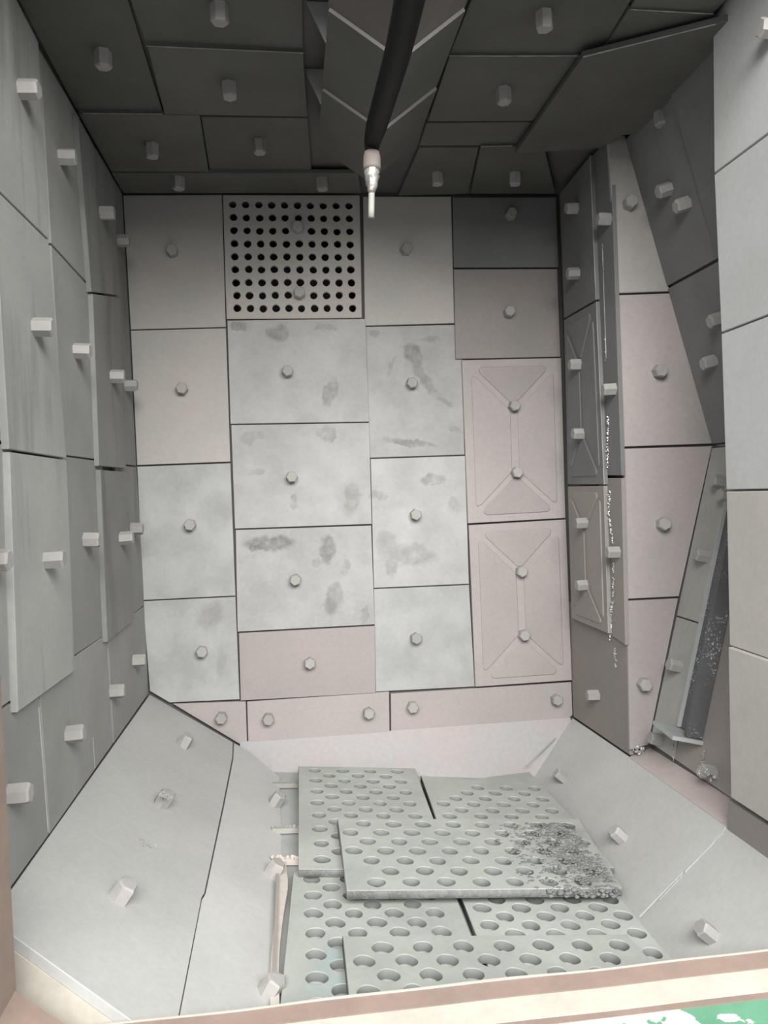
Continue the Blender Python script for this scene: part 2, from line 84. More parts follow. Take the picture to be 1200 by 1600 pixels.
 {"w": "left", "a": [-0.4878, 1.901, 0.4444], "b": [-0.4878, 1.9052, 0.3697], "r": 0.0011}], "smears": [[-0.0272, 1.5296, 0.0405, 0.0277, 0.0, 0.8], [0.1395, 1.3333, 0.0256, 0.0554, 0.349, 0.8], [-0.1442, 1.5539, 0.0319, 0.0128, 0.0, 0.6], [0.1329, 1.5464, 0.0426, 0.0128, 0.0, 0.5], [-0.1177, 1.1925, 0.0383, 0.0213, -0.262, 0.4], [0.1278, 1.1961, 0.0341, 0.0277, 0.0, 0.6], [0.1962, 0.9812, 0.0256, 0.0596, 0.175, 0.6], [0.005, 0.9736, 0.0149, 0.0277, 0.0, 0.5], [-0.1078, 1.0789, 0.0298, 0.0106, -0.262, 0.5], [-0.0798, 0.8438, 0.0894, 0.0277, 0.0, 1], [0.1107, 0.8097, 0.0277, 0.0511, 0.087, 0.9], [0.1258, 0.6486, 0.0298, 0.0596, 0.262, 0.7], [0.1704, 0.7535, 0.0128, 0.0298, 0.262, 0.5], [0.0709, 0.7689, 0.017, 0.017, 0.0, 0.7], [0.2286, 0.5893, 0.0106, 0.0341, 0.262, 0.6], [0.425, 1.4554, 0.0277, 0.0426, -0.436, 0.8], [0.457, 1.3757, 0.017, 0.0639, -0.524, 0.7], [0.5157, 1.3058, 0.0106, 0.0469, -0.873, 0.5], [0.4012, 1.1584, 0.098, 0.0128, 0.14, 0.7], [0.5602, 1.1969, 0.0298, 0.0106, 0.524, 0.5], [0.3502, 1.4204, 0.0064, 0.0383, 0.436, 0.4], [0.4833, 1.5037, 0.0426, 0.0085, 0.0, 0.5], [0.4753, 1.0333, 0.049, 0.0213, 0.0, 0.7], [0.2866, 0.9864, 0.0298, 0.017, 0.0, 0.6], [0.3876, 0.7841, 0.0958, 0.0383, 0.175, 0.5], [0.3108, 0.8221, 0.0383, 0.0554, 0.0, 0.4], [0.3253, 0.746, 0.0213, 0.0383, 0.0, 0.5], [0.5469, 0.942, 0.0213, 0.0319, 0.0, 0.3], [-0.2756, 0.6214, 0.0383, 0.0511, 0.436, 0.45], [-0.3337, 1.1841, 0.0106, 0.0639, 0.0, 0.5], [-0.2516, 0.4575, 0.017, 0.0511, 0.087, 0.3], [-0.3169, 1.5766, 0.0149, 0.0192, 0.0, 0.4], [0.2961, 1.5275, 0.0192, 0.0106, 0.0, 0.5], [-0.2412, 0.9516, 0.0426, 0.0852, 0.0, 0.15]], "edges": [{"w": "ceiling", "a": [-0.2703, 1.7405, 1.969], "b": [0.065, 1.7501, 1.969]},
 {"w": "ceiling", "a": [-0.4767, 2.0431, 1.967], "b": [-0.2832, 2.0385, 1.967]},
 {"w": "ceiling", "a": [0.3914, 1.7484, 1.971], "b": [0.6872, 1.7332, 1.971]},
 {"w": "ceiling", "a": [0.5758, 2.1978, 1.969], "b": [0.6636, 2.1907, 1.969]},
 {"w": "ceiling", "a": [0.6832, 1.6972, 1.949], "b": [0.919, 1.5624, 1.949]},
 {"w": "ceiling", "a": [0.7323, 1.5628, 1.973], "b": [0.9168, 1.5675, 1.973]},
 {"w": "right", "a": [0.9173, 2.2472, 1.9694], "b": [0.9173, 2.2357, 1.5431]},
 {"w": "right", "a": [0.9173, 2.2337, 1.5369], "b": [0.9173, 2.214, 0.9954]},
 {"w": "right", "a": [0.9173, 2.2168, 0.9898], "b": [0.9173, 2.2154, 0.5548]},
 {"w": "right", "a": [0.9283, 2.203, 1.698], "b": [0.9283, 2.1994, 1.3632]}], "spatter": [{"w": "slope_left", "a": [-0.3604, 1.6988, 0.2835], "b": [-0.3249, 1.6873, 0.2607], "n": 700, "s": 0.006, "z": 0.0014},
 {"w": "recess", "a": [0.9509, 2.129, 0.2373], "b": [0.9736, 2.129, 0.2207], "n": 900, "s": 0.006, "z": 0.004},
 {"w": "lower", "a": [0.9739, 1.8136, 0.2835], "b": [0.9744, 1.7551, 0.2855], "n": 500, "s": 0.005, "z": 0.0045},
 {"w": "lower", "a": [1.0049, 2.0044, 0.2877], "b": [0.9943, 1.9859, 0.2456], "n": 500, "s": 0.0012, "z": 0.0014},
 {"w": "lower", "a": [1.0127, 1.8544, 0.3184], "b": [1.0008, 1.8508, 0.2716], "n": 700, "s": 0.0015, "z": 0.0018},
 {"w": "slope_left", "a": [-0.3301, 1.8631, 0.304], "b": [-0.3217, 1.8828, 0.2987], "n": 600, "s": 0.004, "z": 0.003},
 {"w": "right", "a": [0.9273, 2.203, 1.3451], "b": [0.9273, 2.196, 1.6958], "n": 60, "s": 0.001, "z": 0.0015}], "skirt": [[-0.5249, 1.2616, 0.366], [-0.1348, 1.1443, 0.1149], [-0.1256, 1.1162, -0.2708], [-0.5158, 1.2336, -0.0197]], "tints": [[0.044, 1.485, 0.05, 0.05, 0, 0.9], [0.016, 1.398, 0.06, 0.04, 0, 0.7], [0.049, 1.406, 0.05, 0.05, 0, 0.9]], "tints3": [[0.652, 1.814, 0.1, 0.13, 0, 1.0], [0.663, 1.719, 0.1, 0.08, 0, 1.0], [0.605, 1.865, 0.08, 0.1, 0, 0.6], [0.679, 1.978, 0.06, 0.05, 0, 0.8]]}""")
K = DATA['K']
# ---------------- camera ----------------
cd = bpy.data.cameras.new('camera'); cam = bpy.data.objects.new('camera', cd); C.objects.link(cam)
cm = DATA['cam']
cam.matrix_world = Matrix(((cm[0][0], cm[0][1], cm[0][2], 0), (cm[1][0], cm[1][1], cm[1][2], 0), (cm[2][0], cm[2][1], cm[2][2], 1.0), (0, 0, 0, 1)))
cd.sensor_fit = 'VERTICAL'; cd.sensor_height = 36.0; cd.sensor_width = 27.0
cd.lens = 36.0 * DATA['f'] / 1600.0
cd.clip_start = 0.02
bpy.context.scene.camera = cam
# ---------------- light ----------------
w = bpy.data.worlds.new('world'); bpy.context.scene.world = w; w.use_nodes = True
bg = w.node_tree.nodes['Background']; bg.inputs[0].default_value = (0.86, 0.93, 1.0, 1); bg.inputs[1].default_value = 0.75
def area(name, loc, target, sx, sy, power, col):
    l = bpy.data.lights.new(name, 'AREA'); l.shape = 'RECTANGLE'; l.size = sx; l.size_y = sy; l.energy = power; l.color = col
    o = bpy.data.objects.new(name, l); C.objects.link(o); o.location = loc
    o.rotation_euler = (Vector(target) - Vector(loc)).to_track_quat('-Z', 'Y').to_euler()
area('workshop_daylight', (0.35, -1.9, 2.95), (0.25, 2.3, 0.7), 4.6, 1.7, 480, (1.0, 0.985, 0.96))
vs = bpy.context.scene.view_settings
vs.view_transform = 'Standard'; vs.look = 'None'; vs.gamma = 1.0; vs.use_curve_mapping = False; vs.exposure = 0.0

# ---------------- materials ----------------
def nd(nt, t, **k):
    n = nt.nodes.new(t)
    for a, b in k.items(): setattr(n, a, b)
    return n
def mat(name, c1, c2=None, scale=5.0, rough=0.7, fine=0.05, metal=0.0, blot=None, bump=0.07, bscale=160.0, speck=None, spec=0.35, smears=False, streak=False):
    m = bpy.data.materials.new(name); m.use_nodes = True; nt = m.node_tree; L = nt.links
    b = nt.nodes['Principled BSDF']; b.inputs['Roughness'].default_value = rough; b.inputs['Metallic'].default_value = metal
    b.inputs['Specular IOR Level'].default_value = spec
    geo = nd(nt, 'ShaderNodeNewGeometry'); info = nd(nt, 'ShaderNodeObjectInfo')
    mul = nd(nt, 'ShaderNodeMath', operation='MULTIPLY'); mul.inputs[1].default_value = 37.0; L.new(info.outputs['Random'], mul.inputs[0])
    add = nd(nt, 'ShaderNodeVectorMath', operation='ADD'); L.new(geo.outputs['Position'], add.inputs[0]); L.new(mul.outputs[0], add.inputs[1])
    def noise(s, d=4.0, r=0.55, dist=0.0):
        n = nd(nt, 'ShaderNodeTexNoise'); n.inputs['Scale'].default_value = s; n.inputs['Detail'].default_value = d; n.inputs['Roughness'].default_value = r
        n.inputs['Distortion'].default_value = dist; L.new(add.outputs[0], n.inputs['Vector']); return n
    def ramp(src, a, z):
        r = nd(nt, 'ShaderNodeMapRange'); r.inputs['From Min'].default_value = a; r.inputs['From Max'].default_value = z; L.new(src, r.inputs['Value']); return r.outputs[0]
    def mix(f, a, z, mode='MIX'):
        x = nd(nt, 'ShaderNodeMix', data_type='RGBA', blend_type=mode)
        for sock, v in ((x.inputs[0], f), (x.inputs[6], a), (x.inputs[7], z)):
            if hasattr(v, 'links'): L.new(v, sock)
            else: sock.default_value = v if not isinstance(v, tuple) else (v + (1,))
        return x.outputs[2]
    c2 = c2 or tuple(v * 0.86 for v in c1)
    col = mix(ramp(noise(scale).outputs[0], 0.36, 0.66), c1, c2)
    if blot:
        f = ramp(noise(9.0, 5.0, 0.5, 0.9).outputs[0], 0.585, 0.625)
        g = ramp(noise(26.0, 4.0, 0.6).outputs[0], 0.30, 0.62)
        mm = nd(nt, 'ShaderNodeMath', operation='MULTIPLY'); L.new(f, mm.inputs[0]); L.new(g, mm.inputs[1])
        col = mix(mm.outputs[0], col, blot)
    if streak:
        sv = nd(nt, 'ShaderNodeVectorMath', operation='MULTIPLY'); sv.inputs[1].default_value = (14, 14, 2.2); L.new(add.outputs[0], sv.inputs[0])
        sn = nd(nt, 'ShaderNodeTexNoise'); sn.inputs['Scale'].default_value = 1.0; sn.inputs['Detail'].default_value = 3; L.new(sv.outputs[0], sn.inputs['Vector'])
        col = mix(ramp(sn.outputs[0], .52, .78), col, tuple(v * .6 for v in c1))
    if smears:
        wob = noise(30.0, 4.0, 0.6); sb = nd(nt, 'ShaderNodeVectorMath', operation='SUBTRACT'); sb.inputs[1].default_value = (.5, .5, .5); L.new(wob.outputs[1], sb.inputs[0])
        sc = nd(nt, 'ShaderNodeVectorMath', operation='SCALE'); sc.inputs[3].default_value = 0.05; L.new(sb.outputs[0], sc.inputs[0])
        ps = nd(nt, 'ShaderNodeVectorMath', operation='ADD'); L.new(geo.outputs['Position'], ps.inputs[0]); L.new(sc.outputs[0], ps.inputs[1])
        acc = None
        tint = isinstance(smears, str)
        for (x, z, a, b_, rot, k) in (DATA[smears] if tint else DATA['smears']):
            mp = nd(nt, 'ShaderNodeMapping', vector_type='TEXTURE'); mp.inputs['Location'].default_value = (x, z, 0) if tint else (x, K['D'], z); mp.inputs['Rotation'].default_value = (0, 0, rot) if tint else (0, rot, 0); mp.inputs['Scale'].default_value = (a, b_, 10) if tint else (a, 10, b_)
            L.new(ps.outputs[0], mp.inputs['Vector']); ln_ = nd(nt, 'ShaderNodeVectorMath', operation='LENGTH'); L.new(mp.outputs[0], ln_.inputs[0])
            r = nd(nt, 'ShaderNodeMapRange'); r.inputs['From Min'].default_value = 1.1; r.inputs['From Max'].default_value = .2 if tint else .75; r.inputs['To Max'].default_value = k; L.new(ln_.outputs['Value'], r.inputs['Value'])
            if acc is None: acc = r.outputs[0]
            else:
                mx = nd(nt, 'ShaderNodeMath', operation='MAXIMUM'); L.new(acc, mx.inputs[0]); L.new(r.outputs[0], mx.inputs[1]); acc = mx.outputs[0]
        gg = nd(nt, 'ShaderNodeMath', operation='MULTIPLY'); L.new(acc, gg.inputs[0]); L.new(ramp(noise(24.0, 5.0, 0.65).outputs[0], 0.25, 0.62), gg.inputs[1])
        col = mix(gg.outputs[0], col, ((.30, .40, .40) if smears == 'tints' else (.20, .205, .20)) if tint else (.20, .195, .18))
    fn = ramp(noise(70.0, 5.0, 0.7).outputs[0], 0.3, 0.7)
    col = mix(fn, col, mix(1.0, col, (1 - fine * 2,) * 3, 'MULTIPLY'))
    # per-object tone
    hv = nd(nt, 'ShaderNodeMapRange'); hv.inputs['To Min'].default_value = 0.92; hv.inputs['To Max'].default_value = 1.07; L.new(info.outputs['Random'], hv.inputs['Value'])
    vm = nd(nt, 'ShaderNodeVectorMath', operation='SCALE'); L.new(col, vm.inputs[0]); L.new(hv.outputs[0], vm.inputs[3]); col = vm.outputs[0]
    if speck:
        sp = ramp(noise(230.0, 2.0, 0.5).outputs[0], 0.60, 0.66)
        zone = ramp(noise(7.0, 2.0, 0.5).outputs[0], 0.45, 0.6)
        mm = nd(nt, 'ShaderNodeMath', operation='MULTIPLY'); L.new(sp, mm.inputs[0]); L.new(zone, mm.inputs[1])
        col = mix(mm.outputs[0], col, speck)
    L.new(col, b.inputs['Base Color'])
    bp = nd(nt, 'ShaderNodeBump'); bp.inputs['Strength'].default_value = bump; bp.inputs['Distance'].default_value = 0.002
    L.new(noise(bscale, 4.0, 0.6).outputs[0], bp.inputs['Height']); L.new(bp.outputs[0], b.inputs['Normal'])
    return m
M = {
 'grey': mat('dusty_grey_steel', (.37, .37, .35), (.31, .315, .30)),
 'warm': mat('warm_grey_steel', (.46, .42, .39), (.42, .405, .38)),
 'pale': mat('pale_grey_steel', (.41, .41, .405), (.335, .335, .325), smears=True, scale=9.0),
 'stain': mat('pale_steel_with_smears', (.435, .43, .425), (.365, .36, .35), smears=True, scale=9.0),
 'pink': mat('pinkish_grey_steel', (.395, .35, .34), (.36, .33, .315)),
 'brown': mat('brownish_grey_steel', (.31, .275, .255), (.28, .265, .25)),
 'dark': mat('dark_green_grey_steel', (.21, .215, .205), (.18, .185, .175)),
 'soot': mat('sooty_steel', (.13, .13, .12), (.105, .105, .096)),  # ceiling and beam colour lowered to stand in for missing light
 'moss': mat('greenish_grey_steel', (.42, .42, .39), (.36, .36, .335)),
 'slate': mat('slate_grey_steel', (.20, .20, .20), (.17, .17, .17)),  # own colour on the right wall; shade put into the upper recess wall
 'ledge': mat('pale_pink_ledge_steel', (.56, .48, .46), (.50, .44, .42)),
 'light': mat('light_grey_steel', (.58, .585, .58), (.53, .53, .52)),
 'lightwarm': mat('light_warm_grey_steel', (.50, .475, .44), (.46, .44, .41)),
 'dust': mat('dust_covered_steel', (.49, .49, .47), (.43, .43, .415), scale=3.0),
 'grate': mat('dusty_perforated_steel', (.41, .425, .39), (.34, .355, .33), scale=6.0),
 'grate_tinted': mat('dusty_perforated_steel_tinted', (.41, .425, .39), (.34, .355, .33), scale=6.0, smears='tints'),
 'grate_gritty': mat('dusty_perforated_steel_gritty', (.41, .425, .39), (.34, .355, .33), scale=6.0, smears='tints3'),
 'bolt': mat('bolt_steel', (.39, .375, .355), (.33, .32, .305)),
 'base': mat('backing_steel', (.13, .125, .12), (.10, .10, .095)),
 'floor': mat('gritty_floor_steel', (.40, .41, .395), (.33, .34, .33)),
 'hole': mat('hole_wall_steel', (.24, .25, .24), (.20, .21, .20)),  # darker than the grate tops: shade inside the holes put into colour
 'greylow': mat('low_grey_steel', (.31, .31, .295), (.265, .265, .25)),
 'greymid': mat('mid_grey_steel', (.25, .25, .24), (.215, .215, .205), streak=True),  # deep left panels: grey darkened in place of light falloff
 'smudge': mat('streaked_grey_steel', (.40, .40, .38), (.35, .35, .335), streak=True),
 'apron': mat('pinkish_bluish_apron_steel', (.44, .385, .37), (.395, .39, .395), scale=2.6),
 'void': mat('vent_dark', (.02, .02, .02)),
 'chan': mat('dark_channel_steel', (.13, .13, .135), (.09, .09, .095), speck=(.55, .58, .55), bump=.5),
 'pales': mat('dusty_flange', (.45, .47, .46), (.38, .40, .39)),
 'plate_worn': mat('worn_brownish_plate', (.19, .165, .15), (.15, .14, .13)),  # first beam plate, lighter and browner than the rest
 'rubber': mat('black_rubber', (.009, .009, .010), (.013, .013, .013), rough=.6, fine=.05, spec=.15),
 'silver': mat('crumpled_foil_tape', (.55, .54, .51), (.30, .27, .25), scale=40, rough=.35, metal=.5, bump=.9, bscale=60),
 'collar': mat('pinkish_nozzle_collar', (.30, .25, .225), (.22, .19, .175), rough=.6),
 'tip': mat('pale_nozzle_tip', (.42, .41, .37), (.35, .345, .31)),
 'bead': mat('shiny_sealant', (.62, .63, .60), (.35, .33, .31), scale=60, rough=.25, metal=.3),
 'frame': mat('pinkish_brown_frame', (.32, .235, .195), (.27, .205, .17), scale=12),
 'cream': mat('cream_coated_sill', (.56, .525, .455), (.50, .465, .40), scale=14),
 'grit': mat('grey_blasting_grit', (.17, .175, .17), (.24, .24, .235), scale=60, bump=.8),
 'rod': mat('pale_pinkish_strip', (.55, .46, .43), (.60, .57, .50), scale=20),
}
def green_mat():
    m = mat('peeling_green_paint', (.15, .36, .23), (.12, .30, .19))
    nt = m.node_tree; b = nt.nodes['Principled BSDF']; src = b.inputs['Base Color'].links[0].from_socket
    geo = nd(nt, 'ShaderNodeNewGeometry'); n = nd(nt, 'ShaderNodeTexNoise'); n.inputs['Scale'].default_value = 26.0; n.inputs['Detail'].default_value = 6
    nt.links.new(geo.outputs['Position'], n.inputs['Vector'])
    sep = nd(nt, 'ShaderNodeSeparateXYZ'); nt.links.new(geo.outputs['Position'], sep.inputs[0])
    gx = nd(nt, 'ShaderNodeMapRange'); gx.inputs['From Min'].default_value = 0.25; gx.inputs['From Max'].default_value = 0.62
    gx.inputs['To Min'].default_value = 0.42; gx.inputs['To Max'].default_value = -0.12; nt.links.new(sep.outputs[0], gx.inputs['Value'])
    ad = nd(nt, 'ShaderNodeMath', operation='ADD'); nt.links.new(n.outputs[0], ad.inputs[0]); nt.links.new(gx.outputs[0], ad.inputs[1])
    r = nd(nt, 'ShaderNodeMapRange'); r.inputs['From Min'].default_value = 0.50; r.inputs['From Max'].default_value = 0.53; nt.links.new(ad.outputs[0], r.inputs['Value'])
    x = nd(nt, 'ShaderNodeMix', data_type='RGBA'); nt.links.new(r.outputs[0], x.inputs[0]); nt.links.new(src, x.inputs[6]); x.inputs[7].default_value = (.86, .82, .74, 1)
    nt.links.new(x.outputs[2], b.inputs['Base Color'])
    return m
M['green'] = green_mat()

# ---------------- helpers ----------------
def V(p): return Vector(p)
def link(name, me, material, parent=None, loc=None):
    o = bpy.data.objects.new(name, me); C.objects.link(o)
    if material is not None and not me.materials: me.materials.append(material)
    if loc is not None: o.location = loc
    if parent: o.parent = parent
    return o
def from_bm(name, bm, material, parent=None, loc=None, smooth=False):
    bmesh.ops.recalc_face_normals(bm, faces=bm.faces)
    me = bpy.data.meshes.new(name); bm.to_mesh(me); bm.free()
    if smooth:
        for f in me.polygons: f.use_smooth = True
    return link(name, me, material, parent, loc)
def tag(o, label, cat=None, group=None, kind=None):
    if label: o['label'] = label
    if cat: o['category'] = cat
    if group: o['group'] = group
    if kind: o['kind'] = kind
    return o
def empty(name, loc):
    o = bpy.data.objects.new(name, None); C.objects.link(o); o.location = loc; o.empty_display_size = .05; return o
def prism(bm, pts, n, t0, t1):
    """pts polygon extruded from offset t0 to t1 along n"""
    a = [bm.verts.new(p + n * t0) for p in pts]; b = [bm.verts.new(p + n * t1) for p in pts]
    fa = bm.faces.new(a); fb = bm.faces.new(b); N = len(pts)
    for i in range(N): bm.faces.new((a[i], a[(i + 1) % N], b[(i + 1) % N], b[i]))
    return fb
def bevel_top(bm, fb, w):
    bmesh.ops.bevel(bm, geom=list(fb.edges), offset=w, segments=1, affect='EDGES')
def inset_poly(pts, n, g):
    out = []; N = len(pts); c = sum(pts, Vector()) / N
    for i in range(N):
        p0, p1, p2 = pts[i - 1], pts[i], pts[(i + 1) % N]
        d1 = (p1 - p0).normalized(); d2 = (p2 - p1).normalized()
        n1 = n.cross(d1); n2 = n.cross(d2)
        if n1.dot(c - p1) + n2.dot(c - p1) < 0: n1, n2 = -n1, -n2
        h = (n1 + n2); l = h.length
        if l < 1e-4: out.append(p1 + n1 * g); continue
        h /= l; out.append(p1 + h * (g / max(h.dot(n1), .35)))
    return out
def box(bm, x0, x1, y0, y1, z0, z1):
    vs = [bm.verts.new((x, y, z)) for x in (x0, x1) for y in (y0, y1) for z in (z0, z1)]
    for f in ((0, 1, 3, 2), (4, 6, 7, 5), (0, 4, 5, 1), (2, 3, 7, 6), (0, 2, 6, 4), (1, 5, 7, 3)): bm.faces.new([vs[i] for i in f])
def struct(name, bm, m, label, cat='wall'):
    o = from_bm(name, bm, m); tag(o, label, cat, kind='structure'); return o
# hex bolt meshes (shared): a plain long head, a short one and a worn one
def bolt_mesh(name, L, R, worn=0.0):
    bm = bmesh.new(); prof = [(R, -.006), (R, L - .004), (R * .86, L), ]
    rings = []
    for k, (r, z) in enumerate(prof):
        rings.append([bm.verts.new((r * math.cos(math.pi / 3 * i) * (1 + random.uniform(-worn, worn)), r * math.sin(math.pi / 3 * i) * (1 + random.uniform(-worn, worn)), z + random.uniform(-worn, worn) * .01)) for i in range(6)])
    for a, b in zip(rings, rings[1:]):
        for i in range(6): bm.faces.new((a[i], a[(i + 1) % 6], b[(i + 1) % 6], b[i]))
    bm.faces.new(rings[-1]); bm.faces.new(rings[0][::-1])
    bmesh.ops.recalc_face_normals(bm, faces=bm.faces)
    me = bpy.data.meshes.new(name); bm.to_mesh(me); bm.free(); me.materials.append(M['bolt']); return me
BM = {'long': bolt_mesh('bolt', .036, .0185), 'short': bolt_mesh('bolt_short', .030, .0195, .02), 'worn': bolt_mesh('bolt_worn', .036, .021, .16)}
def bolt(p, n, parent, kind='long'):
    o = bpy.data.objects.new('bolt', BM[kind]); C.objects.link(o)
    q = n.to_track_quat('Z', 'Y') @ Vector((0, 0, 1)).rotation_difference(Vector((random.uniform(-.05, .05), random.uniform(-.05, .05), 1)))
    from mathutils import Quaternion
    q = q @ Quaternion((0, 0, 1), random.uniform(0, 1.05))
    o.rotation_mode = 'QUATERNION'; o.rotation_quaternion = q
    o.parent = parent; o.location = p - parent.location; return o
def holed_plate(name, outline, holes, n, r, th, m, parent, nseg=18, taper=.0025, jit=0.04, loc=None, inner=None):
    """flat plate with round through holes: filled 2D curve turned into a mesh"""
    o0 = outline[0]; ux = (outline[1] - o0).normalized(); uy = n.cross(ux).normalized()
    cu = bpy.data.curves.new(name, 'CURVE'); cu.dimensions = '2D'; cu.fill_mode = 'BOTH'; cu.extrude = th / 2 - .0012; cu.bevel_depth = .0012; cu.offset = -.0012; cu.bevel_resolution = 0
    def sp(pts):
        s = cu.splines.new('POLY'); s.points.add(len(pts) - 1); s.use_cyclic_u = True
        for i, p in enumerate(pts): s.points[i].co = (p[0], p[1], 0, 1)
    sp([((p - o0).dot(ux), (p - o0).dot(uy)) for p in outline])
    for h in holes:
        cx, cy = (h - o0).dot(ux), (h - o0).dot(uy); ph = random.uniform(0, 6.28); rr = r * random.uniform(1 - jit, 1 + jit * .5)
        sp([(cx + rr * (1 + .05 * math.sin(2 * a + ph)) * math.cos(a), cy + rr * (1 + .05 * math.sin(3 * a + ph)) * math.sin(a)) for a in [-2 * math.pi * i / nseg for i in range(nseg)]])
    tmp = bpy.data.objects.new('tmp', cu); C.objects.link(tmp)
    dg = bpy.context.evaluated_depsgraph_get(); me = bpy.data.meshes.new_from_object(tmp.evaluated_get(dg))
    bpy.data.objects.remove(tmp); bpy.data.curves.remove(cu)
    mt = Matrix((ux, uy, n)).transposed().to_4x4(); mt.translation = o0 - n * (th / 2)
    me.transform(mt)
    if loc: me.transform(Matrix.Translation(-Vector(loc)))
    me.materials.clear(); me.name = name
    me.materials.append(m)
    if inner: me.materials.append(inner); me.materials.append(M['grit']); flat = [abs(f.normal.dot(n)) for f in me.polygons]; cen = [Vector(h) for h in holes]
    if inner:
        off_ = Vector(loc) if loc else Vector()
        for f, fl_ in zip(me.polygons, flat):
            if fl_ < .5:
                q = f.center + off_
                f.material_index = 1 if min((q - h).length for h in cen) < r * 1.6 else 2  # hole walls painted darker for shade; outer edges reuse the dark grit colour
    return link(name, me, m, parent, loc)

# ---------------- setting ----------------
XL, XR, ZC, YA, D = K['XL'], K['XR'], K['ZC'], K['YA'], K['D']
T = .012
def quad_prism(bm, pts, n, t0, t1): prism(bm, [V(p) for p in pts], V(n), t0, t1)
# back wall, with the opening behind the perforated panel
vp = [V(p) for p in DATA['vent']['p']]
vx0, vx1 = vp[0].x + .02, vp[1].x - .02; vz1, vz0 = vp[0].z - .02, vp[2].z + .02
bm = bmesh.new(); yb = D + T + .004
box(bm, XL - .05, vx0, yb, yb + .02, .0, ZC + .05); box(bm, vx1, XR + .05, yb, yb + .02, 0, ZC + .05)
box(bm, vx0, vx1, yb, yb + .02, 0, vz0); box(bm, vx0, vx1, yb, yb + .02, vz1, ZC + .05)
wall_back = struct('wall_back', bm, M['base'], 'back wall of the chamber, clad in bolted grey steel panels')
bm = bmesh.new(); box(bm, vx0, vx1, yb + .2, yb + .21, vz0, vz1)
box(bm, vx0 - .01, vx0, yb + .021, yb + .21, vz0, vz1); box(bm, vx1, vx1 + .01, yb + .021, yb + .21, vz0, vz1); box(bm, vx0, vx1, yb + .021, yb + .21, vz1, vz1 + .01); box(bm, vx0, vx1, yb + .021, yb + .21, vz0 - .01, vz0)
from_bm('vent_duct', bm, M['void'], wall_back)  # box added behind the holes, near-black so they read as shade
bm = bmesh.new(); box(bm, XL - T - .03, XL - T - .001, 1.16, D + .02, 0, ZC + .05)
wall_left = struct('wall_left', bm, M['base'], 'left wall of the chamber, layered with long grey steel panels')
bm = bmesh.new(); box(bm, XL - .03, XR + .45, 1.16, D + .03, ZC + T + .001, ZC + T + .03)
ceiling = struct('ceiling', bm, M['base'], 'dark ceiling clad in overlapping sooty steel panels', 'ceiling')
bm = bmesh.new(); box(bm, XR + T + .001, XR + .03, YA + .014, D + .02, 0, ZC + .01)
wall_right = struct('wall_right', bm, M['base'], 'right wall beside the back wall, clad in ribbed dark panels')
bm = bmesh.new(); box(bm, XR + .031, XR + .45, YA + T + .002, YA + T + .03, .0, ZC + .01)
wall_recess = struct('wall_recess', bm, M['base'], 'narrow pinkish wall facing out of the recess at the right')
p1, p2, p3 = (V(DATA['P'][k]) for k in ('p1', 'p2', 'p3'))
def side_slab(name, a, b, label):
    d = (b - a).normalized(); n = Vector((-(-d.z), 0, -d.x)) if False else Vector((d.z, 0, -d.x))
    if n.x > 0: n = -n
    bm = bmesh.new(); y0, y1 = 1.63, YA + .01
    prism(bm, [Vector((q.x, y, q.z)) for q, y in ((a, y1), (a, y0), (b, y0), (b, y1))], n, -.03, -.0125)
    return struct(name, bm, M['base'], label)
wall_upper = side_slab('wall_recess_upper', p1 + (p1 - p2).normalized() * .01, p2, 'dark upper side wall of the recess, leaning outwards as it descends')
wall_lower = side_slab('wall_recess_lower', p2, p3 + (p3 - p2).normalized() * .02, 'greenish lower side wall of the recess, sloping back inwards')
bm = bmesh.new(); box(bm, XR + T + .001, XR + .45, 1.16, 1.608, 0, ZC + .01)
wall_near = struct('wall_right_near', bm, M['grey'], 'pale near right wall of large plain plates at the picture edge')
# floor under the grates (slightly tilted)
fn, fp = V(K['fn']), V(K['fp'])
def fz(x, y, h=0.0):
    q = fp + fn * h; return q.z - (fn.x * (x - q.x)) / fn.z
bm = bmesh.new(); prism(bm, [Vector((x, y, fz(x, y))) for x, y in ((-.10, 1.14), (.80, 1.14), (.80, D + .02), (-.10, D + .02))], fn, -.02, 0)
floor = struct('floor', bm, M['floor'], 'dusty steel floor at the bottom of the hopper under the grates', 'floor')
def slope_base(name, S, a, b, c, d, label):
    bm = bmesh.new(); prism(bm, [V(q) for q in (a, b, c, d)], V(S[1]), -.03, -.0165)
    return struct(name, bm, M['base'], label, 'hopper slope')
def on(S, x, y):
    p, n = V(S[0]), V(S[1]); return Vector((x, y, p.z - (n.x * (x - p.x) + n.y * (y - p.y)) / n.z))
SL, SR = K['SL'], K['SR']
slope_left = slope_base('baseboard_left', SL, on(SL, XL - .01, 1.30), on(SL, -.06, 1.30), on(SL, -.06, D), on(SL, XL - .01, D), 'left dust-covered slope leading down to the grates')
slope_right = slope_base('baseboard_right', SR, on(SR, .745, 1.16), on(SR, XR + .01, 1.16), on(SR, XR + .01, D), on(SR, .745, D), 'right dust-covered slope leading down to the grates')
az = K['apz']
bm = bmesh.new(); prism(bm, [Vector((-.2, D + .002, az)), Vector((.93, D + .002, az)), Vector((.93, D - .07, .0)), Vector((-.2, D - .07, .0))], Vector((0, -.9, .15)).normalized(), -.004, .004)
apron = struct('baseboard_back', bm, M['apron'], 'bare pinkish apron below the back wall panels, behind the grates', 'hopper slope')
